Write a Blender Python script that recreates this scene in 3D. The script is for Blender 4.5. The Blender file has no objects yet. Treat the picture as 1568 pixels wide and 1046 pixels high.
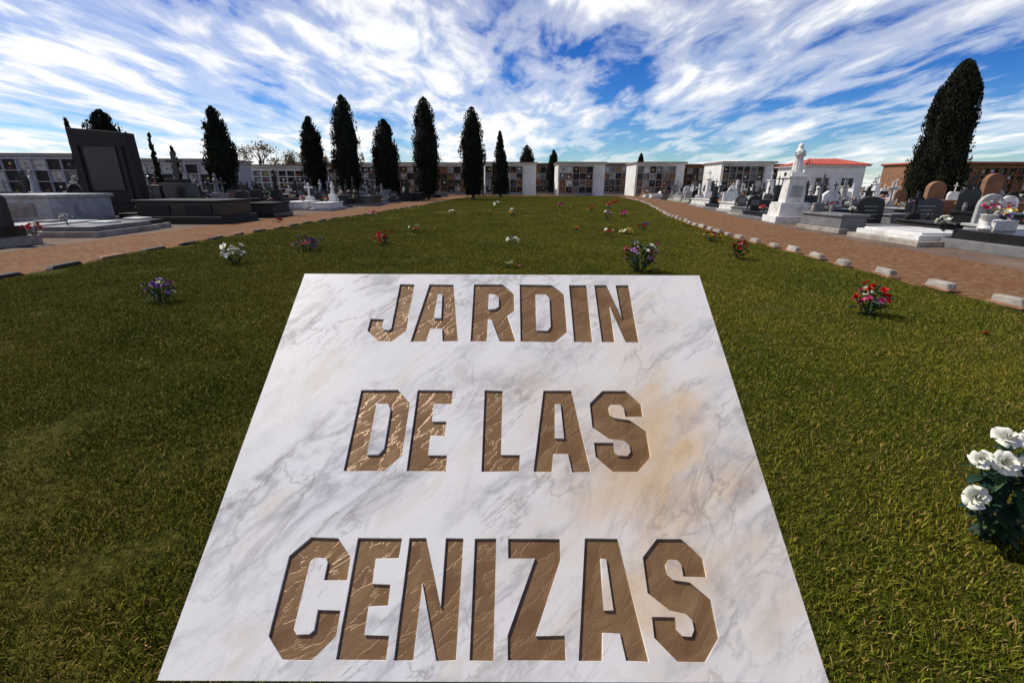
import bpy, math, random
import numpy as np
from mathutils import Vector, Matrix, Euler
random.seed(7); rng=np.random.default_rng(7)
S=bpy.context.scene
S.view_settings.view_transform='Standard'; S.view_settings.look='None'; S.view_settings.exposure=0; S.view_settings.gamma=1
COL=S.collection
PI=math.pi

# ------------------------------------------------------------------ materials
def newmat(name):
    m=bpy.data.materials.new(name); m.use_nodes=True
    nt=m.node_tree; b=nt.nodes['Principled BSDF']; return m,nt,b
def N(nt,t,**k):
    n=nt.nodes.new(t)
    for a,v in k.items():
        if a in n.inputs.keys(): n.inputs[a].default_value=v
        else: setattr(n,a,v)
    return n
def ramp(nt,fac,stops,interp='LINEAR'):
    r=nt.nodes.new('ShaderNodeValToRGB'); r.color_ramp.interpolation=interp
    el=r.color_ramp.elements
    while len(el)<len(stops): el.new(.5)
    for e,(p,c) in zip(el,stops):
        e.position=p; e.color=c if len(c)==4 else (*c,1)
    nt.links.new(fac,r.inputs[0]); return r.outputs[0]
def mixc(nt,f,a,b,mode='MIX'):
    m=nt.nodes.new('ShaderNodeMix'); m.data_type='RGBA'; m.blend_type=mode
    for s,v in ((m.inputs[0],f),(m.inputs[6],a),(m.inputs[7],b)):
        if isinstance(v,bpy.types.NodeSocket): nt.links.new(v,s)
        else: s.default_value=v if not isinstance(v,tuple) or len(v)==4 else (*v,1)
    return m.outputs[2]
def mth(nt,op,a,b=0.0,c=0.0,clamp=False):
    m=nt.nodes.new('ShaderNodeMath'); m.operation=op; m.use_clamp=clamp
    for i,v in enumerate((a,b,c)):
        if isinstance(v,bpy.types.NodeSocket): nt.links.new(v,m.inputs[i])
        else: m.inputs[i].default_value=v
    return m.outputs[0]
def bump(nt,b,h,strength=.3,dist=.01):
    n=N(nt,'ShaderNodeBump'); n.inputs['Strength'].default_value=strength; n.inputs['Distance'].default_value=dist
    nt.links.new(h,n.inputs['Height']); nt.links.new(n.outputs[0],b.inputs['Normal'])
def stone(name,c,rough=.6,var=.35,scale=3.,bmp=.25,stain=None):
    m,nt,b=newmat(name)
    tc=N(nt,'ShaderNodeTexCoord'); oi=N(nt,'ShaderNodeObjectInfo')
    ad=nt.nodes.new('ShaderNodeVectorMath'); ad.operation='ADD'
    nt.links.new(tc.outputs['Object'],ad.inputs[0]); nt.links.new(oi.outputs['Location'],ad.inputs[1])
    n=N(nt,'ShaderNodeTexNoise',Scale=scale,Detail=6.,Roughness=.65); nt.links.new(ad.outputs[0],n.inputs['Vector'])
    lo=tuple(x*(1-var) for x in c); hi=tuple(min(.9,x*(1+var*.5)) for x in c)
    col=ramp(nt,n.outputs[0],[(.3,lo),(.65,hi)])
    n2=N(nt,'ShaderNodeTexNoise',Scale=scale*12,Detail=2.); nt.links.new(ad.outputs[0],n2.inputs['Vector'])
    if stain:
        n3=N(nt,'ShaderNodeTexNoise',Scale=scale*.5,Detail=7.,Roughness=.7,Distortion=.6); nt.links.new(ad.outputs[0],n3.inputs['Vector'])
        f=ramp(nt,n3.outputs[0],[(.48,(0,0,0)),(.68,(1,1,1))]); col=mixc(nt,f,col,stain)
    nt.links.new(col,b.inputs['Base Color']); b.inputs['Roughness'].default_value=rough
    bump(nt,b,n2.outputs[0],bmp,.02)
    return m
M_white=stone('white_marble',(.7,.7,.68),.45,.2,stain=(.42,.4,.36))
M_lgrey=stone('light_granite',(.4,.4,.4),.5,.3,stain=(.22,.21,.19))
M_grey=stone('grey_granite',(.15,.15,.155),.5,.35)
M_black=stone('black_granite',(.009,.009,.01),.3,.4,bmp=.03)
M_dark=stone('dark_stone',(.012,.011,.01),.75,.5)
M_brown=stone('brown_stone',(.23,.115,.055),.8,.4)
M_conc=stone('weathered_concrete',(.34,.31,.27),.9,.4,stain=(.16,.125,.09))
M_plaster=stone('whitewashed_plaster',(.74,.74,.72),.9,.15,1.5,stain=(.56,.54,.5))
M_frame=stone('niche_frame_plaster',(.4,.36,.32),.9,.3,1.5,stain=(.25,.21,.17))
M_bluewall=stone('grey_plaster',(.42,.44,.5),.9,.15,1.)
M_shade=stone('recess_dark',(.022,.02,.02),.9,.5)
M_gold=stone('gilded_letters',(.5,.36,.12),.4,.2)
M_roof=stone('red_roof_tiles',(.4,.07,.045),.8,.5,8)
M_tile=stone('brown_roof_tiles',(.22,.13,.09),.85,.4,8)
M_bark=stone('bark',(.09,.07,.05),.9,.4,8)
M_wood=stone('door_wood',(.08,.05,.03),.6,.3)

def foliage(name,c,rough=.6,var=.45,scale=8,trans=.0):
    m,nt,b=newmat(name)
    tc=N(nt,'ShaderNodeTexCoord'); n=N(nt,'ShaderNodeTexNoise',Scale=float(scale),Detail=2.); nt.links.new(tc.outputs['Object'],n.inputs['Vector'])
    oi=N(nt,'ShaderNodeObjectInfo')
    f=mth(nt,'ADD',mth(nt,'MULTIPLY',n.outputs[0],.7),mth(nt,'MULTIPLY',oi.outputs['Random'],.35))
    col=ramp(nt,f,[(.25,tuple(x*(1-var) for x in c)),(.75,tuple(x*(1+var) for x in c))])
    nt.links.new(col,b.inputs['Base Color']); b.inputs['Roughness'].default_value=rough
    b.inputs['Specular IOR Level'].default_value=.2
    return m
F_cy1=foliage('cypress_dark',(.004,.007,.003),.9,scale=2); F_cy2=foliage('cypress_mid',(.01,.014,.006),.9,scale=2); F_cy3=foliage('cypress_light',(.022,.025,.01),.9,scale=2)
F_leaf=foliage('leaf_green',(.03,.07,.02)); F_leaf2=foliage('leaf_dark',(.012,.035,.018)); F_yel=foliage('autumn_leaf',(.2,.14,.05))
def petal(name,c): 
    m=foliage(name,c,.55,.15,20); return m
P={'white':petal('petal_white',(.76,.76,.66)),'cream':petal('petal_cream',(.7,.68,.4)),'red':petal('petal_red',(.5,.01,.012)),
'pink':petal('petal_pink',(.55,.06,.18)),'purple':petal('petal_purple',(.17,.06,.24)),'yellow':petal('petal_yellow',(.7,.45,.05)),
'lilac':petal('petal_lilac',(.34,.2,.44)),'orange':petal('petal_orange',(.6,.2,.04)),'brown':petal('petal_withered',(.16,.08,.04))}

# ------------------------------------------------------------------ mesh builder
class MB:
    def __init__(s): s.v=[];s.f=[];s.m=[];s.mats=[]
    def mi(s,mat):
        if mat not in s.mats: s.mats.append(mat)
        return s.mats.index(mat)
    def add(s,vs,fs,mat,M=None):
        o=len(s.v); i=s.mi(mat)
        for v in vs:
            s.v.append(tuple(M@Vector(v)) if M is not None else tuple(v))
        for f in fs: s.f.append(tuple(o+k for k in f)); s.m.append(i)
    def box(s,c,d,mat,M=None,taper=1.):
        x,y,z=c; a,b,h=d[0]/2,d[1]/2,d[2]/2; t=taper
        vs=[(x-a,y-b,z-h),(x+a,y-b,z-h),(x+a,y+b,z-h),(x-a,y+b,z-h),(x-a*t,y-b*t,z+h),(x+a*t,y-b*t,z+h),(x+a*t,y+b*t,z+h),(x-a*t,y+b*t,z+h)]
        s.add(vs,[(0,3,2,1),(4,5,6,7),(0,1,5,4),(1,2,6,5),(2,3,7,6),(3,0,4,7)],mat,M)
    def prism(s,prof,y0,y1,mat,M=None): # profile in XZ, ccw, extruded along y
        n=len(prof)
        vs=[(p[0],y0,p[1]) for p in prof]+[(p[0],y1,p[1]) for p in prof]
        fs=[tuple(range(n)),tuple(range(2*n-1,n-1,-1))]+[(i,i+n,(i+1)%n+n,(i+1)%n) for i in range(n)]
        s.add(vs,fs,mat,M)
    def tube(s,p0,p1,r0,r1,mat,n=6):
        p0=Vector(p0);p1=Vector(p1); d=(p1-p0)
        if d.length<1e-6: return
        q=d.to_track_quat('Z','Y'); vs=[]
        for p,r in((p0,r0),(p1,r1)):
            for i in range(n): vs.append(p+q@Vector((r*math.cos(2*PI*i/n),r*math.sin(2*PI*i/n),0)))
        s.add(vs,[(i,(i+1)%n,n+(i+1)%n,n+i) for i in range(n)]+[tuple(range(2*n-1,n-1,-1))[::-1]],mat)
    def lathe(s,prof,mat,n=16,M=None,fold=0,nf=9):
        vs=[]
        for r,z in prof:
            for i in range(n):
                a=2*PI*i/n; rr=r*(1+fold*math.sin(nf*a+z*2))
                vs.append((rr*math.cos(a),rr*math.sin(a),z))
        fs=[]
        for k in range(len(prof)-1):
            for i in range(n): fs.append((k*n+i,k*n+(i+1)%n,(k+1)*n+(i+1)%n,(k+1)*n+i))
        fs.append(tuple(range(n))[::-1]); fs.append(tuple((len(prof)-1)*n+i for i in range(n)))
        s.add(vs,fs,mat,M)
    def mesh(s,name,smooth=False):
        me=bpy.data.meshes.new(name); me.from_pydata(s.v,[],s.f)
        for m in s.mats: me.materials.append(m)
        me.polygons.foreach_set('material_index',s.m)
        if smooth: me.polygons.foreach_set('use_smooth',[True]*len(s.f))
        me.update(); return me
    def obj(s,name,loc=(0,0,0),rot=0,parent=None,smooth=False,bev=0):
        o=bpy.data.objects.new(name,s.mesh(name,smooth)); COL.objects.link(o)
        o.location=loc; o.rotation_euler=(0,0,rot)
        if parent: o.parent=parent
        if bev:
            b=o.modifiers.new('b','BEVEL'); b.width=bev; b.segments=2; b.limit_method='ANGLE'
        return o
def empty(name,loc,rot=0):
    e=bpy.data.objects.new(name,None); COL.objects.link(e); e.location=loc; e.rotation_euler=(0,0,rot); e.empty_display_size=.2; return e

# ------------------------------------------------------------------ camera
H=1.3; PITCH=19.0
cam=bpy.data.cameras.new('camera'); cam.lens=16; cam.sensor_width=36; cam.clip_end=3000; cam.clip_start=.02
co=bpy.data.objects.new('camera',cam); COL.objects.link(co)
co.matrix_world=Matrix.Translation((0,0,H))@Matrix.Rotation(math.radians(90-PITCH),4,'X')@Matrix.Rotation(math.radians(.25),4,'Z')
S.camera=co

# ------------------------------------------------------------------ light / sky
EL=50; AZ=66  # degrees, azimuth to the left of +Y
sd=Vector((-math.cos(math.radians(EL))*math.sin(math.radians(AZ)),math.cos(math.radians(EL))*math.cos(math.radians(AZ)),math.sin(math.radians(EL))))
sl=bpy.data.lights.new('sun','SUN'); sl.energy=5.0; sl.angle=math.radians(.5); sl.color=(1,.93,.82)
so=bpy.data.objects.new('sun',sl); COL.objects.link(so); so.rotation_euler=sd.to_track_quat('Z','Y').to_euler(); so.location=(-20,10,30)
w=bpy.data.worlds.new('World'); S.world=w; w.use_nodes=True; nt=w.node_tree
bg=nt.nodes['Background']; bg.inputs[1].default_value=.1
sky=N(nt,'ShaderNodeTexSky'); sky.sky_type='NISHITA'; sky.sun_disc=False; sky.sun_elevation=math.radians(EL); sky.sun_rotation=math.radians(-AZ)
sky.altitude=300; sky.air_density=1.0; sky.dust_density=.4; sky.ozone_density=2.0
tc=N(nt,'ShaderNodeTexCoord'); sep=N(nt,'ShaderNodeSeparateXYZ'); nt.links.new(tc.outputs['Generated'],sep.inputs[0])
X,Y,Z=sep.outputs
zc=mth(nt,'ADD',mth(nt,'MAXIMUM',Z,0.0),.11)
px=mth(nt,'DIVIDE',X,zc); py=mth(nt,'DIVIDE',Y,zc)
cb=N(nt,'ShaderNodeCombineXYZ'); nt.links.new(px,cb.inputs[0]); nt.links.new(py,cb.inputs[1])
def cmap(rot,sc,loc=(0,0,0)):
    mp=N(nt,'ShaderNodeMapping'); mp.inputs['Rotation'].default_value=(0,0,math.radians(rot)); mp.inputs['Scale'].default_value=sc; mp.inputs['Location'].default_value=loc
    nt.links.new(cb.outputs[0],mp.inputs[0]); return mp.outputs[0]
n1=N(nt,'ShaderNodeTexNoise',Scale=.7,Detail=6.,Roughness=.57,Distortion=.5); nt.links.new(cmap(14,(1.15,.55,1),(3.1,1.7,0)),n1.inputs['Vector'])
n2=N(nt,'ShaderNodeTexNoise',Scale=3.0,Detail=7.,Roughness=.58,Distortion=.4); nt.links.new(cmap(24,(1.2,.5,1),(7,2,0)),n2.inputs['Vector'])
n3=N(nt,'ShaderNodeTexNoise',Scale=.25,Detail=3.,Roughness=.5); nt.links.new(cmap(0,(1,1,1),(1,5,0)),n3.inputs['Vector'])
dens=mth(nt,'ADD',mth(nt,'MULTIPLY',n1.outputs[0],.62),mth(nt,'MULTIPLY',n2.outputs[0],.47))
dens=mth(nt,'ADD',dens,mth(nt,'MULTIPLY',mth(nt,'SUBTRACT',n3.outputs[0],.5),.22))
dens=mth(nt,'ADD',dens,mth(nt,'MULTIPLY',X,-.065))
hi=N(nt,'ShaderNodeMapRange'); hi.inputs[1].default_value=.5; hi.inputs[2].default_value=.8; hi.inputs[3].default_value=0; hi.inputs[4].default_value=.25
nt.links.new(Z,hi.inputs[0]); dens=mth(nt,'SUBTRACT',dens,hi.outputs[0])
mask=ramp(nt,dens,[(.43,(0,0,0)),(.53,(.48,.48,.48)),(.63,(1,1,1))],'EASE')
hs=N(nt,'ShaderNodeHueSaturation'); hs.inputs['Saturation'].default_value=1.4; hs.inputs['Value'].default_value=1.0; nt.links.new(sky.outputs[0],hs.inputs['Color'])
elev=N(nt,'ShaderNodeMapRange'); elev.inputs[1].default_value=0; elev.inputs[2].default_value=.42; nt.links.new(Z,elev.inputs[0])
tint=ramp(nt,elev.outputs[0],[(0,(.85,1.05,1.2)),(.35,(.38,.66,1.1)),(1,(.1,.26,.74))])
base=mixc(nt,1.0,hs.outputs[0],tint,'MULTIPLY')
ccol=ramp(nt,n2.outputs[0],[(.3,(6.6,7.8,9.6)),(.55,(10.2,10.3,10.4))])
skyc=mixc(nt,mask,base,ccol)
nt.links.new(skyc,bg.inputs[0])

# ------------------------------------------------------------------ layout curves
XL=[(-12,-7.2),(12,-7.2),(16,-7.0),(28,-5.9),(45,-5),(56,-4)]
XR=[(-12,5.5),(8,5.6),(12,5.75),(15,6),(21,6.9),(30,8.8),(37,10.2),(48,11.6),(56,12)]
xl=lambda y: float(np.interp(y,[p[0] for p in XL],[p[1] for p in XL]))
xr=lambda y: float(np.interp(y,[p[0] for p in XR],[p[1] for p in XR]))
def strip(name,fa,fb,y0,y1,z,mat,n=60,wob=0.):
    mb=MB(); ys=np.linspace(y0,y1,n+1); vs=[];fs=[]
    for y in ys: vs+= [(fa(y)+random.uniform(-wob,wob),y,z),(fb(y)+random.uniform(-wob,wob),y,z)]
    for i in range(n): fs.append((2*i,2*i+1,2*i+3,2*i+2))
    mb.add(vs,fs,mat); return mb.obj(name)
# ground
m,nt,b=newmat('cemetery_earth'); tcn=N(nt,'ShaderNodeTexCoord')
a=N(nt,'ShaderNodeTexNoise',Scale=.8,Detail=8.,Roughness=.7); nt.links.new(tcn.outputs['Object'],a.inputs['Vector'])
a2=N(nt,'ShaderNodeTexNoise',Scale=30.,Detail=3.); nt.links.new(tcn.outputs['Object'],a2.inputs['Vector'])
nt.links.new(ramp(nt,a.outputs[0],[(.3,(.07,.045,.028)),(.55,(.14,.09,.06)),(.75,(.21,.165,.12))]),b.inputs['Base Color']); b.inputs['Roughness'].default_value=.95; bump(nt,b,a2.outputs[0],.6,.03)
mb=MB(); mb.add([(-900,-900,0),(900,-900,0),(900,900,0),(-900,900,0)],[(0,1,2,3)],m); mb.obj('ground')
# path material: worn brick paving with earth
m,nt,b=newmat('brick_path'); tcn=N(nt,'ShaderNodeTexCoord')
br=N(nt,'ShaderNodeTexBrick',Scale=1.0); br.inputs['Brick Width'].default_value=.26; br.inputs['Row Height'].default_value=.13; br.inputs['Mortar Size'].default_value=.012
br.inputs['Color1'].default_value=(.15,.055,.022,1); br.inputs['Color2'].default_value=(.24,.1,.042,1); br.inputs['Mortar'].default_value=(.07,.043,.025,1)
nt.links.new(tcn.outputs['Object'],br.inputs['Vector'])
a=N(nt,'ShaderNodeTexNoise',Scale=.9,Detail=8.,Roughness=.75); nt.links.new(tcn.outputs['Object'],a.inputs['Vector'])
a3=N(nt,'ShaderNodeTexNoise',Scale=9.,Detail=8.,Roughness=.78); nt.links.new(tcn.outputs['Object'],a3.inputs['Vector'])
f=ramp(nt,a.outputs[0],[(.38,(.15,.15,.15)),(.54,(.97,.97,.97))])
earth=ramp(nt,a3.outputs[0],[(.36,(.075,.038,.016)),(.5,(.17,.088,.04)),(.64,(.29,.185,.1))])
col=mixc(nt,f,br.outputs[0],earth)
nt.links.new(col,b.inputs['Base Color']); b.inputs['Roughness'].default_value=.95; b.inputs['Specular IOR Level'].default_value=.15; bump(nt,b,a3.outputs[0],.7,.03)
M_path=m
strip('path',lambda y:xl(y)-2.7,lambda y:xl(y),-12,58,.006,M_path,140,.08)
strip('path',lambda y:xr(y),lambda y:xr(y)+2.9,-12,58,.006,M_path,140,.08)
mb=MB(); mb.add([(-60,57,.01),(60,57,.01),(60,60,.01),(-60,60,.01)],[(0,1,2,3)],M_path); mb.obj('path')
# lawn
m,nt,b=newmat('lawn_soil_and_turf'); tcn=N(nt,'ShaderNodeTexCoord')
a=N(nt,'ShaderNodeTexNoise',Scale=.45,Detail=5.,Roughness=.6); nt.links.new(tcn.outputs['Object'],a.inputs['Vector'])
a2=N(nt,'ShaderNodeTexNoise',Scale=22.,Detail=6.,Roughness=.8); nt.links.new(tcn.outputs['Object'],a2.inputs['Vector'])
c1=ramp(nt,a2.outputs[0],[(.35,(.012,.018,.003)),(.5,(.06,.07,.008)),(.65,(.13,.12,.02))])
c2=ramp(nt,a2.outputs[0],[(.35,(.02,.02,.004)),(.5,(.085,.08,.013)),(.65,(.17,.14,.035))])
nt.links.new(mixc(nt,ramp(nt,a.outputs[0],[(.4,(0,0,0)),(.62,(1,1,1))]),c1,c2),b.inputs['Base Color']); b.inputs['Roughness'].default_value=1.; b.inputs['Specular IOR Level'].default_value=.05; bump(nt,b,a2.outputs[0],1.,.05)
strip('lawn',xl,xr,-12,57,.014,m,140,.05)

# grass blades: one object instancing clumps
def grassmat(name,c,c2):
    m,nt,b=newmat(name)
    g=N(nt,'ShaderNodeNewGeometry')
    n=N(nt,'ShaderNodeTexNoise',Scale=.55,Detail=5.,Roughness=.6); nt.links.new(g.outputs['Position'],n.inputs['Vector'])
    n_=N(nt,'ShaderNodeTexNoise',Scale=7.,Detail=3.); nt.links.new(g.outputs['Position'],n_.inputs['Vector'])
    f=mth(nt,'ADD',mth(nt,'MULTIPLY',mth(nt,'SUBTRACT',n.outputs[0],.5),2.0),mth(nt,'MULTIPLY',n_.outputs[0],1.0))
    nt.links.new(ramp(nt,f,[(.1,c),(.85,c2)]),b.inputs['Base Color']); b.inputs['Roughness'].default_value=.75; b.inputs['Specular IOR Level'].default_value=.08
    return m
G1=grassmat('grass_green',(.045,.07,.004),(.12,.125,.009)); G2=grassmat('grass_light',(.12,.14,.01),(.26,.23,.028)); G3=grassmat('grass_dry',(.36,.26,.09),(.36,.2,.07))
gc=bpy.data.collections.new('grass_clumps')
def clump(seed,n,R,hmin,hmax,w):
    r=random.Random(seed); mb=MB()
    for i in range(n):
        a=r.uniform(0,2*PI); rad=R*math.sqrt(r.random()); x=rad*math.cos(a); y=rad*math.sin(a)
        k=1-.4*(rad/R)**2
        h=r.uniform(hmin,hmax)*k; th=r.uniform(0,2*PI); lean=r.uniform(.2,1.4)*h; la=r.uniform(0,2*PI)
        dx,dy=math.cos(th)*w,math.sin(th)*w; lx,ly=math.cos(la)*lean,math.sin(la)*lean
        q=r.random(); mt=G1 if q<.6 else (G2 if q<.9 else G3)
        mb.add([(x-dx,y-dy,0),(x+dx,y+dy,0),(x+dx*.8+lx*.4,y+dy*.8+ly*.4,h*.65),(x-dx*.8+lx*.4,y-dy*.8+ly*.4,h*.65),(x+lx,y+ly,h)],[(0,1,2,3),(3,2,4)],mt)
    o=bpy.data.objects.new('grass_clump',mb.mesh('grass_clump')); gc.objects.link(o)
for i in range(7): clump(i,520,.22,.008,.029,.0018)
pts=[]
def zone(x0,x1,y0,y1,d,sc):
    n=int((x1-x0)*(y1-y0)*d); xs=rng.uniform(x0,x1,n); ys=rng.uniform(y0,y1,n)
    for x,y in zip(xs,ys):
        if xl(y)+.12<x<xr(y)-.12: pts.append((x,y,.013,sc*random.uniform(.75,1.25)))
zone(-4.5,4.5,-.3,3.5,44,.95); zone(-7.2,6,3.5,8,34,1.1); zone(-7.3,6.2,8,18,18,1.4); zone(-7.2,12,18,56,4,2.1); zone(-7.2,-4.5,-1,3.5,34,1.05); zone(4.5,5.6,-1,3.5,34,1.05)
pm=bpy.data.meshes.new('lawn_grass'); pm.from_pydata([p[:3] for p in pts],[],[])
at=pm.attributes.new('sc','FLOAT','POINT'); at.data.foreach_set('value',[p[3] for p in pts])
go=bpy.data.objects.new('lawn_grass',pm); COL.objects.link(go)
ng=bpy.data.node_groups.new('grass_instancing','GeometryNodeTree')
ng.interface.new_socket('Geometry',in_out='INPUT',socket_type='NodeSocketGeometry'); ng.interface.new_socket('Geometry',in_out='OUTPUT',socket_type='NodeSocketGeometry')
gi=ng.nodes.new('NodeGroupInput'); gout=ng.nodes.new('NodeGroupOutput')
mp=ng.nodes.new('GeometryNodeMeshToPoints'); ci=ng.nodes.new('GeometryNodeCollectionInfo'); ci.inputs['Collection'].default_value=gc; ci.inputs['Separate Children'].default_value=True
ci.inputs['Reset Children'].default_value=True
ip=ng.nodes.new('GeometryNodeInstanceOnPoints'); ip.inputs['Pick Instance'].default_value=True
rv=ng.nodes.new('FunctionNodeRandomValue'); rv.data_type='FLOAT_VECTOR'; rv.inputs[0].default_value=(-.05,-.05,0); rv.inputs[1].default_value=(.05,.05,6.28)
na=ng.nodes.new('GeometryNodeInputNamedAttribute'); na.data_type='FLOAT'; na.inputs['Name'].default_value='sc'
L=ng.links
L.new(gi.outputs[0],mp.inputs[0]); L.new(mp.outputs[0],ip.inputs['Points']); L.new(ci.outputs[0],ip.inputs['Instance']); L.new(rv.outputs[0],ip.inputs['Rotation']); L.new(na.outputs[0],ip.inputs['Scale']); L.new(ip.outputs[0],gout.inputs[0])
md=go.modifiers.new('grass','NODES'); md.node_group=ng

# ------------------------------------------------------------------ kerb stones
def kerb(x,y,l,wd,h,rot,mat,name='kerb_stone',base=None):
    mb=MB()
    mb.box((0,0,h/2),(wd,l,h),mat,taper=.84)
    if base: mb.box((0,0,.02),(wd*1.3,l*1.15,.04),base)
    o=mb.obj(name,(x,y,.01),rot,bev=.018)
    for v in o.data.vertices: v.co+=Vector((random.uniform(-.012,.012),random.uniform(-.02,.02),random.uniform(-.008,.008)))
y=2.5
while y<50:
    kerb(xl(y)-.05+random.uniform(-.04,.04),y,.55*random.uniform(.85,1.15),.13,.06,random.uniform(-.05,.05),M_dark if random.random()<.7 else M_brown); y+=.98*random.uniform(.93,1.07)
y=2.5
while y<50:
    kerb(xr(y)+.05+random.uniform(-.05,.05),y,.36*random.uniform(.85,1.15),.13,.11*random.uniform(.8,1.15),random.uniform(-.15,.15)-.05,M_conc,base=M_brown); y+=.84*random.uniform(.9,1.1)

# ------------------------------------------------------------------ plaque
h=.175;s=.038;t=.033;c=.03
def Dd(w): return [[(0,0),(w-c,0),(w,c),(w,h-c),(w-c,h),(0,h)],[(s,t),(w-s-.008,t),(w-s,t+.012),(w-s,h-t-.012),(w-s-.008,h-t),(s,h-t)]]
def E(w): return [[(0,0),(w,0),(w,t),(s,t),(s,h/2-.016),(w-.008,h/2-.016),(w-.008,h/2+.016),(s,h/2+.016),(s,h-t),(w,h-t),(w,h),(0,h)]]
def A(w,k=.025,a=.036): 
    g=lambda y:a+k*y/h
    return [[(0,0),(a,0),(g(.036),.036),(w-g(.036),.036),(w-a,0),(w,0),(w-k,h),(k,h)],[(g(.068),.068),(w-g(.068),.068),(w/2+.005,.142),(w/2-.005,.142)]]
def Nn(w,a=.031): return [[(0,0),(a,0),(a,.58*h),(w-a,0),(w,0),(w,h),(w-a,h),(w-a,.42*h),(a,h),(0,h)]]
def Zz(w): return [[(0,0),(w,0),(w,t),(s+.006,t),(w,h-t),(w,h),(0,h),(0,h-t),(w-s-.006,h-t),(0,t)]]
def Ss(w):
    m=h/2;e=t/2
    return [[(0,c),(c,0),(w-c,0),(w,c),(w,m-.004),(w-c,m+e+.004),(s+.008,m+e+.008),(s,m+e+.016),(s,h-t-.008),(s+.006,h-t),(w-s-.006,h-t),(w-s,h-t-.008),(w-s,h*.66),(w,h*.66),(w,h-c),(w-c,h),(c,h),(0,h-c),(0,m+.004),(c,m-e-.004),(w-s-.008,m-e-.008),(w-s,m-e-.016),(w-s,t+.008),(w-s-.006,t),(s+.006,t),(s,t+.008),(s,h*.34),(0,h*.34)]]
def J(w): return [[(0,c),(c,0),(w-c,0),(w,c),(w,h),(w-s,h),(w-s,t+.006),(w-s-.005,t),(s,t),(s-.006,t+.006),(s-.006,.065),(0,.065)]]
def Cc(w): return [[(0,c),(c,0),(w-c,0),(w,c),(w,.066),(w-s,.066),(w-s,t+.006),(w-s-.006,t),(s+.006,t),(s,t+.006),(s,h-t-.006),(s+.006,h-t),(w-s-.006,h-t),(w-s,h-t-.006),(w-s,h-.066),(w,h-.066),(w,h-c),(w-c,h),(c,h),(0,h-c)]]
def R(w): return [[(0,0),(s,0),(s,.064),(s+.008,.064),(w-s,0),(w,0),(w-.02,.076),(w-.004,.09),(w-.004,h-c),(w-c-.004,h),(0,h)],[(s,.096),(w-s-.012,.096),(w-s-.004,.104),(w-s-.004,h-t-.01),(w-s-.012,h-t),(s,h-t)]]
def I(w): return [[(0,0),(w,0),(w,h),(0,h)]]
def Ll(w): return [[(0,0),(w,0),(w,t),(s,t),(s,h),(0,h)]]
text=[(.618,[(J,-.334,-.243),(A,-.231,-.122),(R,-.095,.009),(Dd,.019,.128),(I,.141,.184),(Nn,.204,.289)]),
(.318,[(Dd,-.318,-.211),(E,-.199,-.124),(Ll,-.058,.016),(A,.041,.15),(Ss,.162,.269)]),
(.025,[(Cc,-.378,-.272),(E,-.267,-.19),(Nn,-.178,-.083),(I,-.063,-.025),(Zz,-.005,.085),(A,.103,.211),(Ss,.224,.326)])]
SL=.826
cu=bpy.data.curves.new('marble_face','CURVE'); cu.dimensions='2D'; cu.fill_mode='BOTH'; DEP=.0045; cu.extrude=DEP/2-.0005; cu.bevel_depth=.0005; cu.bevel_resolution=1
def spl(pts2):
    sp=cu.splines.new('POLY'); sp.points.add(len(pts2)-1)
    for p,q in zip(sp.points,pts2): p.co=(q[0],q[1],0,1)
    sp.use_cyclic_u=True
spl([(-.526,0),(.474,0),(.474,SL),(-.526,SL)])
rj=random.Random(3)
for v0,ls in text:
    for fn,a0,a1 in ls:
        for poly in fn(a1-a0):
            spl([(a0+p[0]+rj.uniform(-.0009,.0009),v0+p[1]+rj.uniform(-.0009,.0009)) for p in poly])
cobj=bpy.data.objects.new('tmp',cu); COL.objects.link(cobj)
bpy.context.view_layer.update()
dg=bpy.context.evaluated_depsgraph_get(); fm=bpy.data.meshes.new_from_object(cobj.evaluated_get(dg)); bpy.data.objects.remove(cobj)
# marble
m,nt,b=newmat('veined_marble'); tcn=N(nt,'ShaderNodeTexCoord')
def rot_stretch(rot,sc,loc):
    q=N(nt,'ShaderNodeMapping'); q.inputs['Rotation'].default_value=(0,0,math.radians(rot)); nt.links.new(tcn.outputs['Object'],q.inputs[0])
    q2=N(nt,'ShaderNodeMapping'); q2.inputs['Scale'].default_value=sc; q2.inputs['Location'].default_value=loc; nt.links.new(q.outputs[0],q2.inputs[0]); return q2.outputs[0]
v1=rot_stretch(-42,(1,2.4,1),(2,3,0)); v2=rot_stretch(-50,(1,2.4,1),(7,1,0)); v3=rot_stretch(-38,(1,1.8,1),(4,9,0))
na_=N(nt,'ShaderNodeTexNoise',Scale=3.4,Detail=7.,Roughness=.62,Distortion=.45); nt.links.new(v1,na_.inputs['Vector'])
nb_=N(nt,'ShaderNodeTexNoise',Scale=4.8,Detail=7.,Roughness=.6,Distortion=.6); nt.links.new(v2,nb_.inputs['Vector'])
ncl=N(nt,'ShaderNodeTexNoise',Scale=3.2,Detail=4.); nt.links.new(v3,ncl.inputs['Vector'])
nsm=N(nt,'ShaderNodeTexNoise',Scale=8.,Detail=6.,Roughness=.62,Distortion=.3); nt.links.new(v1,nsm.inputs['Vector'])
ra=mth(nt,'ABSOLUTE',mth(nt,'SUBTRACT',na_.outputs[0],.5)); rb=mth(nt,'ABSOLUTE',mth(nt,'SUBTRACT',nb_.outputs[0],.52))
soft=ramp(nt,ra,[(0,(1,1,1)),(.025,(.5,.5,.5)),(.07,(0,0,0))])
thin=ramp(nt,rb,[(0,(1,1,1)),(.007,(.6,.6,.6)),(.022,(0,0,0))])
brk=ramp(nt,ncl.outputs[0],[(.42,(0,0,0)),(.6,(1,1,1))])
smk=ramp(nt,nsm.outputs[0],[(.55,(0,0,0)),(.72,(1,1,1))])
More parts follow.
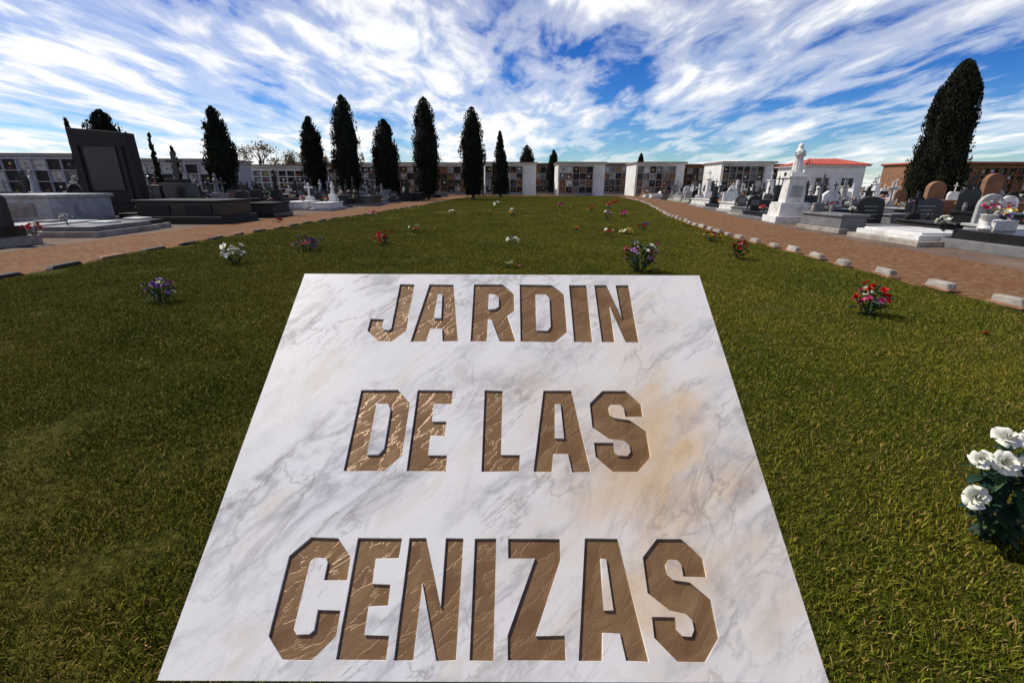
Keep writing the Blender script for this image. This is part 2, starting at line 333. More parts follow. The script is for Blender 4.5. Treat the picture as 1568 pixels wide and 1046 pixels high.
base_=ramp(nt,ncl.outputs[0],[(.3,(.74,.73,.705)),(.7,(.68,.68,.685))])
# warm mineral staining
dst=N(nt,'ShaderNodeVectorMath'); dst.operation='DISTANCE'
q=N(nt,'ShaderNodeMapping'); q.inputs['Scale'].default_value=(1,.68,1); nt.links.new(tcn.outputs['Object'],q.inputs[0])
nt.links.new(q.outputs[0],dst.inputs[0]); dst.inputs[1].default_value=(.29,.205,0)
nst=N(nt,'ShaderNodeTexNoise',Scale=4.6,Detail=6.,Roughness=.58,Distortion=.3); nt.links.new(v3,nst.inputs['Vector'])
st=mth(nt,'ADD',dst.outputs['Value'],mth(nt,'MULTIPLY',mth(nt,'SUBTRACT',nst.outputs[0],.5),-.7))
stf=ramp(nt,st,[(.0,(.85,.85,.85)),(.08,(.6,.6,.6)),(.17,(.27,.27,.27)),(.3,(.07,.07,.07)),(.42,(0,0,0))])
c0=mixc(nt,stf,base_,(.6,.41,.2))
wm=ramp(nt,nb_.outputs[0],[(.56,(0,0,0)),(.66,(.4,.4,.4))]); c0=mixc(nt,wm,c0,(.6,.5,.36))
c0=mixc(nt,mth(nt,'MULTIPLY',smk,mth(nt,'ADD',mth(nt,'MULTIPLY',brk,.5),.14)),c0,(.27,.27,.29))
c1=mixc(nt,mth(nt,'MULTIPLY',soft,mth(nt,'ADD',mth(nt,'MULTIPLY',brk,.5),.1)),c0,(.27,.265,.28))
c2=mixc(nt,mth(nt,'MULTIPLY',thin,mth(nt,'ADD',mth(nt,'MULTIPLY',brk,.35),.1)),c1,(.17,.13,.09))
nt.links.new(c2,b.inputs['Base Color']); b.inputs['Roughness'].default_value=.42; b.inputs['Specular IOR Level'].default_value=.3
fine=N(nt,'ShaderNodeTexNoise',Scale=60.,Detail=4.,Roughness=.7); nt.links.new(tcn.outputs['Object'],fine.inputs['Vector']); bump(nt,b,fine.outputs[0],.12,.002)
M_marble=m
fm.materials.clear(); fm.materials.append(m)
# bronze paint on chiselled stone
m,nt,b=newmat('bronze_letter_paint'); tcn=N(nt,'ShaderNodeTexCoord')
q=N(nt,'ShaderNodeMapping'); q.inputs['Rotation'].default_value=(0,0,math.radians(-40)); nt.links.new(tcn.outputs['Object'],q.inputs[0])
q2=N(nt,'ShaderNodeMapping'); q2.inputs['Scale'].default_value=(1,2.4,1); nt.links.new(q.outputs[0],q2.inputs[0])
a=N(nt,'ShaderNodeTexNoise',Scale=14.,Detail=6.,Roughness=.5,Distortion=.5); nt.links.new(q2.outputs[0],a.inputs['Vector'])
a5=N(nt,'ShaderNodeTexNoise',Scale=260.,Detail=2.); nt.links.new(tcn.outputs['Object'],a5.inputs['Vector'])
cc_=ramp(nt,a.outputs[0],[(.3,(.2,.11,.045)),(.55,(.27,.16,.07)),(.8,(.38,.25,.12))])
cc_=mixc(nt,mth(nt,'MULTIPLY',a5.outputs[0],.4),cc_,(.13,.07,.03))
nt.links.new(cc_,b.inputs['Base Color']); b.inputs['Roughness'].default_value=.36; b.inputs['Metallic'].default_value=.2
rdg=ramp(nt,mth(nt,'ABSOLUTE',mth(nt,'SUBTRACT',a.outputs[0],.5)),[(0,(0,0,0)),(.015,(.7,.7,.7)),(.12,(1,1,1))]); bump(nt,b,mth(nt,'ADD',rdg,mth(nt,'MULTIPLY',a5.outputs[0],.35)),.3,.003)
M_bl=m
pe=empty('marble_plaque',(0,.476,H-.699)); pe.rotation_euler=(math.radians(35.8),0,0)
fo=bpy.data.objects.new('engraved_marble_face',fm); COL.objects.link(fo); fo.parent=pe; fo.location=(0,0,-DEP/2)
mb=MB(); mb.add([(-.5,.012,0),(.45,.012,0),(.45,SL-.015,0),(-.5,SL-.015,0)],[(0,1,2,3)],M_bl); mb.obj('letter_inlay',(0,0,-DEP+.0007),parent=pe)
mb=MB(); mb.box((-.026,SL/2,-DEP-.0142),(1.0,SL,.028),M_marble); mb.obj('slab_body',(0,0,0),parent=pe,bev=.003)
th=math.radians(35.8)
def sp_(v,off=-.045): return (.476+v*math.cos(th)-off*math.sin(th), (H-.699)+v*math.sin(th)+off*math.cos(th))
pa=sp_(.12);pb=sp_(.7)
prof=[(pa[0],0),(pb[0],0),pb,pa]
Mx=Matrix(((0,1,0,0),(1,0,0,0),(0,0,1,0),(0,0,0,1)))
mb=MB(); mb.prism(prof,-.33,.28,M_conc,Mx)
sup=mb.obj('lectern_support',(0,0,0)); sup.parent=pe; sup.matrix_parent_inverse=(Matrix.Translation(pe.location)@pe.rotation_euler.to_matrix().to_4x4()).inverted()

# ------------------------------------------------------------------ cypress
def cypress(x,y,H_,Rr,shape='col',n_clump=150,per=55,seed=0,leaf=.16,name='cypress_tree',tilt=0.):
    r=np.random.default_rng(seed+100)
    asym=r.uniform(-.14,.14); pk=r.uniform(3.0,4.6); ph=r.uniform(0,6)
    def rad(t):
        wv_=1+.06*math.sin(t*13+ph)+.04*math.sin(t*29+ph*2)
        if shape=='col': return wv_*Rr*min(1,.6+1.0*t)*max(0,1-t**pk)**.72
        if shape=='point': return wv_*Rr*min(1,.7+1.2*t)*max(0,1-t)**.75
        return wv_*Rr*min(1,.8+1.2*t)*max(0,1-.6*t)*max(0,1-t**8)**.6*1.22
    z0=.06*H_
    par=empty(name,(x,y,0),0 if shape=='big' else random.uniform(0,6)); par.rotation_euler[1]=tilt
    mb=MB(); mb.tube((0,0,0),(0,0,H_*.5),.16,.07,M_bark,8); mb.obj('trunk',parent=par)
    mb=MB(); n=18; ring=[]
    for k in range(20):
        t=k/19; rr=rad(t)*.84+.01
        ring.append((rr,z0+t*(H_-z0)*.97))
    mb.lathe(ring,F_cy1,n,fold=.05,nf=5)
    V=[];F=[];MI=[]
    for _ in range(n_clump):
        t=r.random()**.95
        a=r.uniform(0,2*PI); cr=rad(t)*r.uniform(.82,1.04)*(1+asym*math.cos(a*2+t*5)); cz=z0+t*(H_-z0)*.98
        cs=r.uniform(.6,1.1)*min(Rr*.2,.24); tone=r.integers(0,3)
        for _ in range(per):
            d=r.normal(0,1,3)*cs*np.array([.6,.6,1.5])
            p=np.array([cr*math.cos(a)+d[0],cr*math.sin(a)+d[1],cz+d[2]*.9])
            if p[2]<.12: continue
            tt=min(1,max(0,(p[2]-z0)/(H_-z0))); lim=rad(tt)*1.2+.03; pr=math.hypot(p[0],p[1])
            if pr>lim: p[0]*=lim/pr; p[1]*=lim/pr
            if p[2]>H_: p[2]=H_-r.random()*.2
            up=np.array([p[0]*.25+r.normal(0,.25),p[1]*.25+r.normal(0,.25),1.0]); up/=np.linalg.norm(up)
            sd_=np.cross(up,r.normal(0,1,3)); sd_/=np.linalg.norm(sd_)+1e-6
            l=leaf*r.uniform(.6,1.5); wv=l*.34
            o=len(V); V+= [tuple(p-sd_*wv*.5),tuple(p+sd_*wv*.5),tuple(p+up*l*.6+sd_*wv*.6),tuple(p+up*l),tuple(p+up*l*.6-sd_*wv*.6)]
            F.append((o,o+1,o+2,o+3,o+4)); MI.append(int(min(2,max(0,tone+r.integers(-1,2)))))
    for f in (F_cy1,F_cy2,F_cy3): mb.mi(f)
    o=len(mb.v); mb.v+=V; mb.f+=[tuple(o+k for k in f) for f in F]; mb.m+=MI
    mb.obj('crown',parent=par)
cy=[(-20.3,34,6.1,.9,'col'),(-16.3,40,6.3,.9,'col'),(-13.5,40,7.8,1.08,'col'),(-10.4,40,6.1,1.08,'col'),(-7.4,42,8.0,1.12,'col'),(-3.45,42,7.3,.97,'col'),
(-1.3,50,6.3,.95,'point'),(1.9,66,6.2,1.05,'col'),(5.8,70,5.9,.75,'col'),(19.9,76,5.9,.55,'col'),(-24.6,30,5.3,1.1,'col')]
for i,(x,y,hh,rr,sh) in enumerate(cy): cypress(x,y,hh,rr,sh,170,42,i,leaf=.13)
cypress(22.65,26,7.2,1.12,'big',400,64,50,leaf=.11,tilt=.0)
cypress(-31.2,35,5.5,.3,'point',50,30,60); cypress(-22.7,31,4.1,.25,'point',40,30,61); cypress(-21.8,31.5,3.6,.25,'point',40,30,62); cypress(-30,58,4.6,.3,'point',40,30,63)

def broadleaf(x,y,Hh,seed,mat,name='deciduous_tree',dens=1.):
    r=random.Random(seed); par=empty(name,(x,y,0)); mb=MB(); tips=[]
    def br(p,d,l,rad,k):
        q=p+d*l; mb.tube(p,q,rad,rad*.65,M_bark,5)
        if k==0: tips.append(q); return
        for _ in range(3 if k>1 else 4):
            nd=(d+Vector((r.uniform(-.8,.8),r.uniform(-.8,.8),r.uniform(-.15,.45)))).normalized(); br(q,nd,l*r.uniform(.55,.8),rad*.6,k-1)
        tips.append(q)
    br(Vector((0,0,0)),Vector((0,0,1)),Hh*.34,Hh*.022,4); mb.obj('branches',parent=par)
    lb=MB()
    for p in tips:
        for _ in range(int(14*dens)):
            c_=p+Vector((r.gauss(0,.22),r.gauss(0,.22),r.gauss(0,.18))); a_=Vector((r.uniform(-1,1),r.uniform(-1,1),r.uniform(-1,1))).normalized()*.07; b_=a_.orthogonal()*.9
            lb.add([c_-a_,c_+b_,c_+a_,c_-b_],[(0,1,2,3)],mat)
    lb.obj('leaves',parent=par)
broadleaf(-30,52,5.6,1,F_yel,dens=.5); broadleaf(-28,54,5.6,2,F_yel,dens=.3); broadleaf(-26.5,60,5.2,3,F_yel,dens=.7); broadleaf(-24,60,4.9,4,F_yel)
broadleaf(-12,70,4.6,6,F_leaf)

# ------------------------------------------------------------------ niche blocks
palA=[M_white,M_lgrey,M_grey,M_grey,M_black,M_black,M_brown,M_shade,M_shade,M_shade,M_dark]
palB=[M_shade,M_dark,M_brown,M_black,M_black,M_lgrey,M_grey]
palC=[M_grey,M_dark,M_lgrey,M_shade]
def niche_block(x0,x1,y,hh,rows=4,depth=5,cell=.85,pal=palA,frame=M_frame,wall=M_plaster,rot=0,endr=0.,roof=M_tile,name='burial_niche_block'):
    W=x1-x0; cx=(x0+x1)/2; par=empty(name,(cx,y,0),rot)
    mb=MB(); mb.box((0,depth/2,hh/2),(W,depth,hh),wall); mb.obj('walls',parent=par)
    xa=-W/2+.15; xb=W/2-.15-endr; nc=max(1,round((xb-xa)/cell)); cw=(xb-xa)/nc; zb=.3; ch=(hh-.3-zb)/rows
    g=MB(); p=MB(); r=random.Random(int(x0*7+y))
    for i in range(nc+1): g.box((xa+i*cw,-.13,(zb+hh-.3)/2+.0),(.06,.26,hh-.3-zb),frame)
    for j in range(rows+1): g.box(((xa+xb)/2,-.12,zb+j*ch),(xb-xa+.1,.235,.07),frame)
    g.box(((xa+xb)/2,-.14,.12),(xb-xa+.2,.3,.24),M_conc)
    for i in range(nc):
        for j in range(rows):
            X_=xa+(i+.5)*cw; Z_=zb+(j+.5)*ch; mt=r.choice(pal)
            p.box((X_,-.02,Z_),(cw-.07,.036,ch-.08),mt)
            if r.random()<.6:
                q=r.choice([M_white,M_grey,M_black,M_gold]); p.box((X_+r.uniform(-.1,.1),-.05,Z_+r.uniform(-.05,.12)),(.25,.03,.2),q)
            if r.random()<.55:
                fcol=P[r.choice(['red','white','pink','yellow','purple','orange'])]
                for _ in range(5):
                    p.lathe([(.015,-.03),(.05,0),(.04,.035),(.01,.05)],fcol,5,Matrix.Translation((X_+r.uniform(-.22,.22),-.13,Z_-ch/2+.12+r.uniform(0,.14))))
    g.obj('niche_frames',parent=par); p.obj('niche_plaques',parent=par)
    rb=MB(); rb.box((0,depth/2-.1,hh+.04),(W+.24,depth+.7,.08),M_plaster if wall==M_plaster else frame)
    rb.prism([(-W/2-.2,hh+.085),(W/2+.2,hh+.085),(W/2+.1,hh+.2),(-W/2-.1,hh+.2)],-.5,depth+.2,roof)
    rb.obj('roof',parent=par)
niche_block(-28.5,-16,63,3.7,pal=palB); niche_block(-15.6,-4,63,3.75,pal=palB,frame=M_brown)
niche_block(-3.6,3.0,62,3.8,endr=1.6); niche_block(3.2,6.6,72,4.1,pal=palB,frame=M_conc,wall=M_brown); niche_block(5.6,11.4,60,3.75,endr=1.35)
niche_block(11.6,18,72,4.2,pal=palB,frame=M_lgrey,wall=M_brown); niche_block(15.2,21.2,60,3.8,endr=1.0); niche_block(21.8,28.5,68,3.9,pal=palB,frame=M_brown,wall=M_brown); niche_block(24,30,56,3.7,endr=1.0)
niche_block(30.6,40,60,3.6,pal=palB,frame=M_brown,wall=M_brown)
niche_block(-60,-44.5,50,3.9,rows=3,cell=1.5,pal=palC,frame=M_bluewall,wall=M_bluewall); niche_block(-44,-30,51,3.5,rows=3,cell=1.4,pal=palC,frame=M_bluewall,wall=M_bluewall)
niche_block(-24.2,-19.0,45,2.75,rows=4,cell=.8,pal=[M_grey,M_dark,M_shade],frame=M_plaster,endr=.2)
niche_block(38,60,45,3.25,pal=palB,frame=M_brown,wall=M_brown,roof=M_roof); niche_block(-90,-61,56,3.8,rows=3,cell=1.5,pal=palC,frame=M_bluewall,wall=M_bluewall)
niche_block(60.5,90,50,3.25,pal=palB,frame=M_brown,wall=M_brown,roof=M_roof)
# small chapel house with red hip roof
par=empty('white_chapel_house',(26.5,40,0))
mb=MB(); mb.box((0,2,1.45),(5,4,2.9),M_plaster); mb.box((0,-.02,.2),(5.06,.08,.4),M_lgrey); mb.obj('walls',parent=par,bev=.01)
mb=MB(); hz=2.92; vs=[(-2.75,-.35,hz),(2.75,-.35,hz),(2.75,4.35,hz),(-2.75,4.35,hz),(-1.1,2,hz+.55),(1.1,2,hz+.55)]
mb.add(vs,[(0,1,5,4),(1,2,5),(2,3,4,5),(3,0,4),(3,2,1,0)],M_roof); mb.box((0,2,hz-.06),(5.4,4.6,.1),M_white)
for i in range(22):
    xx=-2.7+i*.257; mb.tube((xx,-.36,hz+.03),(max(-1.1,min(1.1,xx)),2,hz+.57),.05,.05,M_roof,5)
mb.obj('roof',parent=par)
mb=MB(); mb.box((-.9,-.03,.95),(1.0,.06,1.9),M_wood); mb.box((-.9,-.05,1.93),(1.2,.1,.08),M_lgrey); mb.obj('door',parent=par)
mb=MB(); mb.box((1.2,-.03,1.5),(.9,.05,.8),M_black); mb.box((1.2,-.06,1.5),(.05,.04,.8),M_white); mb.box((1.2,-.06,1.07),(1.05,.14,.07),M_lgrey); mb.obj('window',parent=par)

# ------------------------------------------------------------------ bouquets
def head(mb,c,nrm,r,mat,rr):
    q=Vector(nrm).to_track_quat('Z','Y'); c=Vector(c)
    for ring,(n,tilt,sz) in enumerate(((6,.35,1.),(5,.8,.75),(3,1.25,.5))):
        for i in range(n):
            a=2*PI*i/n+ring*.5+rr.uniform(-.15,.15); d=Vector((math.cos(a),math.sin(a),0)); up=Vector((0,0,1)); sd_=Vector((-math.sin(a),math.cos(a),0))
            L_=r*sz*rr.uniform(.8,1.15); dirv=d*math.cos(tilt)+up*math.sin(tilt)
            p=[Vector((0,0,0)),dirv*L_*.6-sd_*L_*.42,dirv*L_+up*L_*.1,dirv*L_*.6+sd_*L_*.42]
            mb.add([c+q@v for v in p],[(0,3,2,1)],mat)
def leafq(mb,p,d,l,w_,mat):
    d=Vector(d).normalized(); s_=d.cross(Vector((0,0,1))); s_=s_.normalized() if s_.length>1e-3 else Vector((1,0,0)); p=Vector(p)
    mid=p+d*l*.5+Vector((0,0,l*.12))
    mb.add([p,mid-s_*w_,p+d*l,mid+s_*w_],[(0,1,2,3)],mat)
def bouquet_mesh(seed,h_,sp,cols,nh,hr,nl=30):
    r=random.Random(seed); mb=MB()
    for i in range(nh):
        a=r.uniform(0,2*PI); k=math.sqrt(r.random()); z=h_*(1-.5*k*r.random())*r.uniform(.55,1); p=(math.cos(a)*sp*k,math.sin(a)*sp*k,z)
        mb.tube((p[0]*.15,p[1]*.15,0),p,.004,.003,F_leaf2,4)
        head(mb,p,(p[0]*1.2,p[1]*1.2-.03,.1+z*.35),hr*r.uniform(.65,1.15),P[r.choice(cols)],r)
    for i in range(nl):
        a=r.uniform(0,2*PI); k=r.random(); z=h_*r.uniform(.03,.8); p=(math.cos(a)*sp*k*.75,math.sin(a)*sp*k*.75,z)
        leafq(mb,p,(math.cos(a),math.sin(a),r.uniform(-.3,.8)),h_*r.uniform(.18,.38),h_*.05,r.choice([F_leaf,F_leaf2,F_leaf2]))
    return mb.mesh('flower_bouquet')
def place(me,x,y,z=0.012,rot=None,sc=1,name='flower_bouquet'):
    o=bpy.data.objects.new(name,me); COL.objects.link(o); o.location=(x,y,z); o.rotation_euler=(0,0,random.uniform(0,6) if rot is None else rot); o.scale=(sc,)*3; return o
lawnf=[(-4.65,7.65,.33,.18,['white'],20,.058),(-4.0,5.05,.28,.15,['purple','lilac','brown','cream'],18,.036),(-4.1,9.25,.33,.28,['brown','pink','purple','lilac'],22,.046),
(-2.86,10.3,.3,.2,['red'],16,.065),(-2.66,21,.25,.15,['red','white'],8,.07),(-2.75,13.1,.2,.15,['orange','white'],8,.055),(0,10.5,.2,.14,['white'],9,.06),(-.06,7.4,.16,.06,['cream'],4,.04),(.12,7.35,.08,.08,['red','pink'],3,.035),
(1.98,7.05,.5,.25,['pink','white','lilac','lilac','brown'],38,.042),(3.1,12.7,.2,.22,['cream','yellow'],18,.06),(3.9,13.9,.3,.15,['red','purple'],9,.065),(2.55,12.4,.25,.14,['white','red'],8,.055),(3.65,18,.35,.15,['red','purple','white'],9,.075),(4.5,19.2,.35,.18,['white','pink'],9,.08),
(1.84,13.5,.18,.12,['orange','yellow'],7,.05),(4.75,11.1,.28,.22,['red','yellow','pink'],18,.05),(4.15,8.4,.38,.14,['red','pink','orange'],14,.05),(3.72,4.6,.36,.16,['red','red','white','pink'],19,.052),(4.3,3.88,.05,.07,['red','orange'],3,.03),
(0,20.2,.35,.14,['white','yellow'],9,.08),(-5.75,19.2,.3,.2,['pink','white'],9,.07),(4,24,.3,.18,['red','orange'],9,.08),(3,29,.35,.2,['pink'],8,.09),(5.5,27,.35,.2,['red','white'],8,.09),(-1,30,.3,.2,['white'],8,.09),(7.3,34,.35,.2,['red'],8,.09),(-8.3,16.6,.12,.2,['red'],8,.06)]
for i,(x,y,hh,sp,cols,nh,hr) in enumerate(lawnf): place(bouquet_mesh(i,hh,sp,cols,nh,hr,int(22+nh*1.8)),x,y)
tb=[bouquet_mesh(200+i,.28,.16,c_,12,.055,16) for i,c_ in enumerate((['white'],['red'],['pink','white'],['yellow','white'],['purple','lilac'],['orange','red'],['white','red']))]

# near white rose bush
def rose(mb,c,nrm,Rz,mat,r):
    q=Vector(nrm).to_track_quat('Z','Y'); c=Vector(c)
    rings=[(2,.2,1.12,.1,.0),(3,.4,1.05,.05,.25),(4,.66,.92,0,.6),(5,.98,.62,-.08,1.0)]
    for k,(n,ro,hz_,zb,lip) in enumerate(rings):
        a00=r.uniform(0,6)
        for i in range(n):
            a0=2*PI*i/n+a00+r.uniform(-.25,.25); half=PI/n*1.35*r.uniform(.85,1.15); vs=[];nu,nv=7,6; hv=r.uniform(.85,1.12); rk=r.uniform(.88,1.12); w1=r.uniform(-.12,.12); w2=r.uniform(0,6)
            for v in range(nv):
                tv=v/(nv-1)
                for u in range(nu):
                    tu=u/(nu-1)*2-1; a_=a0+tu*half*(.6+.4*math.sin(PI*min(.9,tv+.15)))
                    edge=1-.3*tu*tu*tv
                    ruf=.07*math.sin(tu*4+w2)*tv*tv
                    rad=Rz*rk*ro*(.2+.8*math.sin(tv*PI/2*.9))*(1+w1*tu)+Rz*lip*.32*tv**3*(1-.3*tu*tu)+Rz*ruf; z=Rz*(zb+hz_*hv*tv*edge+ruf)-Rz*.28*lip*tv**4
                    vs.append(c+q@Vector((rad*math.cos(a_),rad*math.sin(a_),z)))
            fs=[(v*nu+u,v*nu+u+1,(v+1)*nu+u+1,(v+1)*nu+u) for v in range(nv-1) for u in range(nu-1)]
            mb.add(vs,fs,mat)
def roseleaf(mb,p,d,l,w_,mat,r):
    d=Vector(d).normalized(); s_=d.cross(Vector((0,0,1))); s_=s_.normalized() if s_.length>1e-3 else Vector((1,0,0)); up=s_.cross(d); p=Vector(p); vs=[]
    for i in range(6):
        t_=i/5; ww=w_*math.sin(PI*min(1,t_*.92+.06))**.8; q=p+d*l*t_-Vector((0,0,l*.35*t_*t_))
        vs+=[q-s_*ww+up*ww*.35,q,q+s_*ww+up*ww*.35]
    fs=[]
    for i in range(5): fs+=[(3*i,3*i+1,3*i+4,3*i+3),(3*i+1,3*i+2,3*i+5,3*i+4)]
    mb.add(vs,fs,mat)
mb=MB(); r=random.Random(5); bx,by=1.86,1.42
rl=[(-.185,-.02,.37,.027),(-.1,-.02,.355,.036),(-.165,-.03,.215,.034),(-.055,.04,.42,.034),(-.02,.0,.33,.033),(.05,.05,.4,.034),(.04,-.08,.25,.033),(.12,.0,.3,.034),(.15,.08,.38,.033)]
for x,y,z,R_ in rl:
    mb.tube((x*.25,y*.3,0),(x*.7,y*.7,z*.6),.0045,.004,F_leaf2,6); mb.tube((x*.7,y*.7,z*.6),(x,y,z),.004,.0035,F_leaf2,6); rose(mb,(x,y,z),(x*.8-.15+r.uniform(-.2,.2),y*.5-.4+r.uniform(-.15,.15),.4),R_,P['white'],r)
    for i in range(5): roseleaf(mb,(x,y,z-.002),(math.cos(i*1.26),math.sin(i*1.26),-.2),.028,.006,F_leaf,r)
    for i in range(7):
        a=r.uniform(0,2*PI); roseleaf(mb,(x*.85,y*.85,z*r.uniform(.7,.93)),(math.cos(a),math.sin(a),r.uniform(-.1,.6)),r.uniform(.045,.075),r.uniform(.012,.018),r.choice([F_leaf,F_leaf2,F_leaf2]),r)
for i in range(130):
    a=r.uniform(0,2*PI); k=r.random(); z=r.uniform(.02,.35); kk=z/.36; p=(math.cos(a)*.13*k*kk-.03*kk,math.sin(a)*.09*k*kk,z)
    roseleaf(mb,p,(math.cos(a),math.sin(a),r.uniform(-.3,.6)),r.uniform(.05,.085),r.uniform(.012,.019),r.choice([F_leaf,F_leaf2,F_leaf2]),r)
mb.obj('white_rose_bouquet',(bx,by,.012),smooth=True)

# ------------------------------------------------------------------ tombs
def arch(w_,h0,h1,n=8): return [(-w_/2,0),(w_/2,0),(w_/2,h0)]+[(w_/2*math.cos(PI*i/n),h0+(h1-h0)*math.sin(PI*i/n)) for i in range(1,n)]+[(-w_/2,h0)]
def cross(mb,z,s_,mat,y=0.,x=0.):
    mb.box((x,y,z+s_*.5),(s_*.12,s_*.12,s_),mat); mb.box((x-s_*.18,y,z+s_*.66),(s_*.24,s_*.115,s_*.12),mat); mb.box((x+s_*.18,y,z+s_*.66),(s_*.24,s_*.115,s_*.12),mat)
def tomb_mesh(kind,mat,mat2,r):
    mb=MB(); hb=r.uniform(.12,.36)
    mb.box((0,0,.06),(1.05,2.2,.12),mat2); mb.box((0,0,.12+hb/2),(.88,2.0,hb),mat,taper=.96); mb.box((0,0,.12+hb+.03),(.95,2.06,.06),mat)
    z=.12+hb+.06
    if kind==0:
        M=Matrix.Translation((0,.9,z)); mb.prism(arch(.62,.4,.66),-.05,.05,mat,M); mb.box((0,.835,z+.33),(.38,.03,.26),mat2)
    elif kind==1: mb.box((0,.88,z+.11),(.38,.26,.22),mat,taper=.85); cross(mb,z+.22,.72,mat,.88)
    elif kind==2:
        mb.prism([(-.32,0),(.32,0),(.32,.42),(.22,.53),(-.22,.53),(-.32,.42)],-.06,.06,mat,Matrix.Translation((0,.9,z))); cross(mb,z+.53,.4,mat,.9)
    elif kind==3:
        mb.box((0,.8,z+.17),(.44,.4,.34),mat); mb.box((0,.8,z+.62),(.28,.26,.56),mat,taper=.8); mb.box((0,.8,z+.93),(.33,.31,.06),mat); cross(mb,z+.96,.4,mat,.8)
    elif kind==4:
        mb.prism([(-.42,0),(.42,0),(.36,.4),(-.36,.4)],-.05,.05,mat,Matrix.Translation((0,.75,z))@Matrix.Rotation(-.3,4,'X'))
        mb.box((0,-.2,z+.03),(.5,.35,.05),mat2)
    elif kind==5: # small angel on plinth
        mb.box((0,.85,z+.2),(.38,.34,.4),mat); mb.lathe([(.13,0),(.11,.14),(.08,.32),(.12,.43),(.11,.5),(.045,.54),(.068,.6),(.07,.65),(.03,.71)],mat,10,Matrix.Translation((0,.85,z+.4)),fold=.06)
    for sx in (-1,1):
        mb.lathe([(.05,0),(.07,.1),(.045,.18),(.06,.2)],mat2,8,Matrix.Translation((sx*.33,.62,z)))
    return mb.mesh('tombstone'),z
rr=random.Random(11); TM=[]
for mt,m2,wt in ((M_white,M_lgrey,5),(M_lgrey,M_conc,2),(M_black,M_grey,4),(M_grey,M_conc,1.5),(M_dark,M_black,3),(M_brown,M_conc,1)):
    for k in range(6): TM.append((mt,)+tomb_mesh(k,mt,m2,rr)+(wt,))
def put_tomb(x,y,rot,sel):
    mt,me,z,_=sel; o=bpy.data.objects.new('tombstone',me); COL.objects.link(o); o.location=(x,y,.002); o.rotation_euler=(0,0,rot); s_=random.uniform(.88,1.12); o.scale=(s_,s_,random.uniform(.8,1.25))
    if y<30:
        b_=o.modifiers.new('b','BEVEL'); b_.width=.012; b_.segments=1; b_.limit_method='ANGLE'
    if random.random()<.7:
        for _ in range(random.choice([1,1,2])):
            a=Matrix.Rotation(rot,4,'Z')@Vector((random.uniform(-.3,.3),random.uniform(-.8,.5),0)); place(random.choice(tb),x+a.x*s_,y+a.y*s_,z*o.scale[2],sc=random.uniform(.7,1.15),name='grave_flowers')
heroes=[(10.4,17.8,1.3),(11.1,14.7,1.2),(14,16,1.3),(9.7,11,2.2),(11.8,18.6,1.0),(22.6,26,1.6),(26.5,41,4.),(-15.6,19,2.),(-13.5,19,1.5),(-14.6,15.4,2.2),(-11,16.4,2.4),(-12.3,12.8,2.2),(-10.8,9.5,1.8),(11,9.5,1.6),(18,17.5,2.4)]+[(c_[0],c_[1],1.2) for c_ in cy]
def free(x,y): return all((x-a)**2+(y-b_)**2>d*d for a,b_,d in heroes)
wts=[t_[3] for t_ in TM]
wl=[t_[3]*(.4 if t_[0] is M_white else 1)*(2 if t_[0] in(M_dark,M_black) else 1) for t_ in TM]
wnear=[t_[3]*(0 if i%6 in (3,5,1) else 1) for i,t_ in enumerate(TM)]
y=9.
while y<56:
    x=xr(y)+3.7
    while x<xr(y)+ (14 if y<14 else 26):
        if free(x,y) and random.random()<.88: put_tomb(x+random.uniform(-.2,.2),y+random.uniform(-.3,.3),random.choice([0,0,.1,-PI/2]) if y>16 else random.uniform(-.1,.1),random.choices(TM,wnear if y<14 else wts)[0])
        x+=1.5
    y+=2.6
y=7.
while y<56:
    x=xl(y)-3.5
    while x>xl(y)-(10 if y<14 else 24):
        if free(x,y) and random.random()<.85: put_tomb(x+random.uniform(-.2,.2),y+random.uniform(-.3,.3),random.choice([0,0,.1,PI/2]) if y>16 else random.uniform(-.1,.1),random.choices(TM,[a*b_ for a,b_ in zip(wl,wnear)] if y<14 else wl)[0])
        x-=1.5
    y+=2.6

# --- heroes left
mb=MB(); mb.box((0,0,.25),(2.5,1.6,.5),M_dark); mb.prism([(-1.1,.5),(1.1,.5),(1.06,3.1),(-1.06,3.26)],-.25,.25,M_dark); mb.box((0,-.27,1.8),(1.2,.05,1.6),M_black); mb.box((-.8,-.28,1.6),(.12,.08,2.1),M_dark); mb.box((.8,-.28,1.6),(.12,.08,2.1),M_dark)
mb.obj('dark_granite_mausoleum',(-15.75,19,0),.05,bev=.02)
mb=MB(); mb.box((0,0,.3),(1.7,2.2,.6),M_dark); mb.box((0,.3,.95),(1.1,.8,.7),M_black,taper=.92); mb.box((0,.3,1.38),(.7,.6,.16),M_dark); cross(mb,1.46,1.0,M_black,.3); mb.obj('cross_topped_tomb',(-13.4,19,0),0,bev=.015)
mb=MB(); mb.box((0,0,.08),(2.5,2.6,.16),M_conc); mb.box((0,0,.5),(2.2,2.3,.7),M_lgrey); mb.box((0,0,.9),(2.35,2.45,.1),M_lgrey); mb.box((0,-1.17,.5),(1.2,.04,.4),M_conc); mb.obj('raised_family_tomb',(-15.4,15.8,0),0,bev=.015)
mb=MB(); mb.box((0,0,.12),(3.2,2.3,.24),M_dark); mb.box((0,.1,.46),(2.8,1.9,.44),M_black); mb.box((0,.1,.72),(2.95,2.05,.08),M_dark); mb.box((-.7,-.87,.46),(.9,.04,.28),M_dark); mb.box((.7,-.87,.46),(.9,.04,.28),M_dark); mb.obj('black_granite_family_tomb',(-11.3,16.8,0),0,bev=.012)
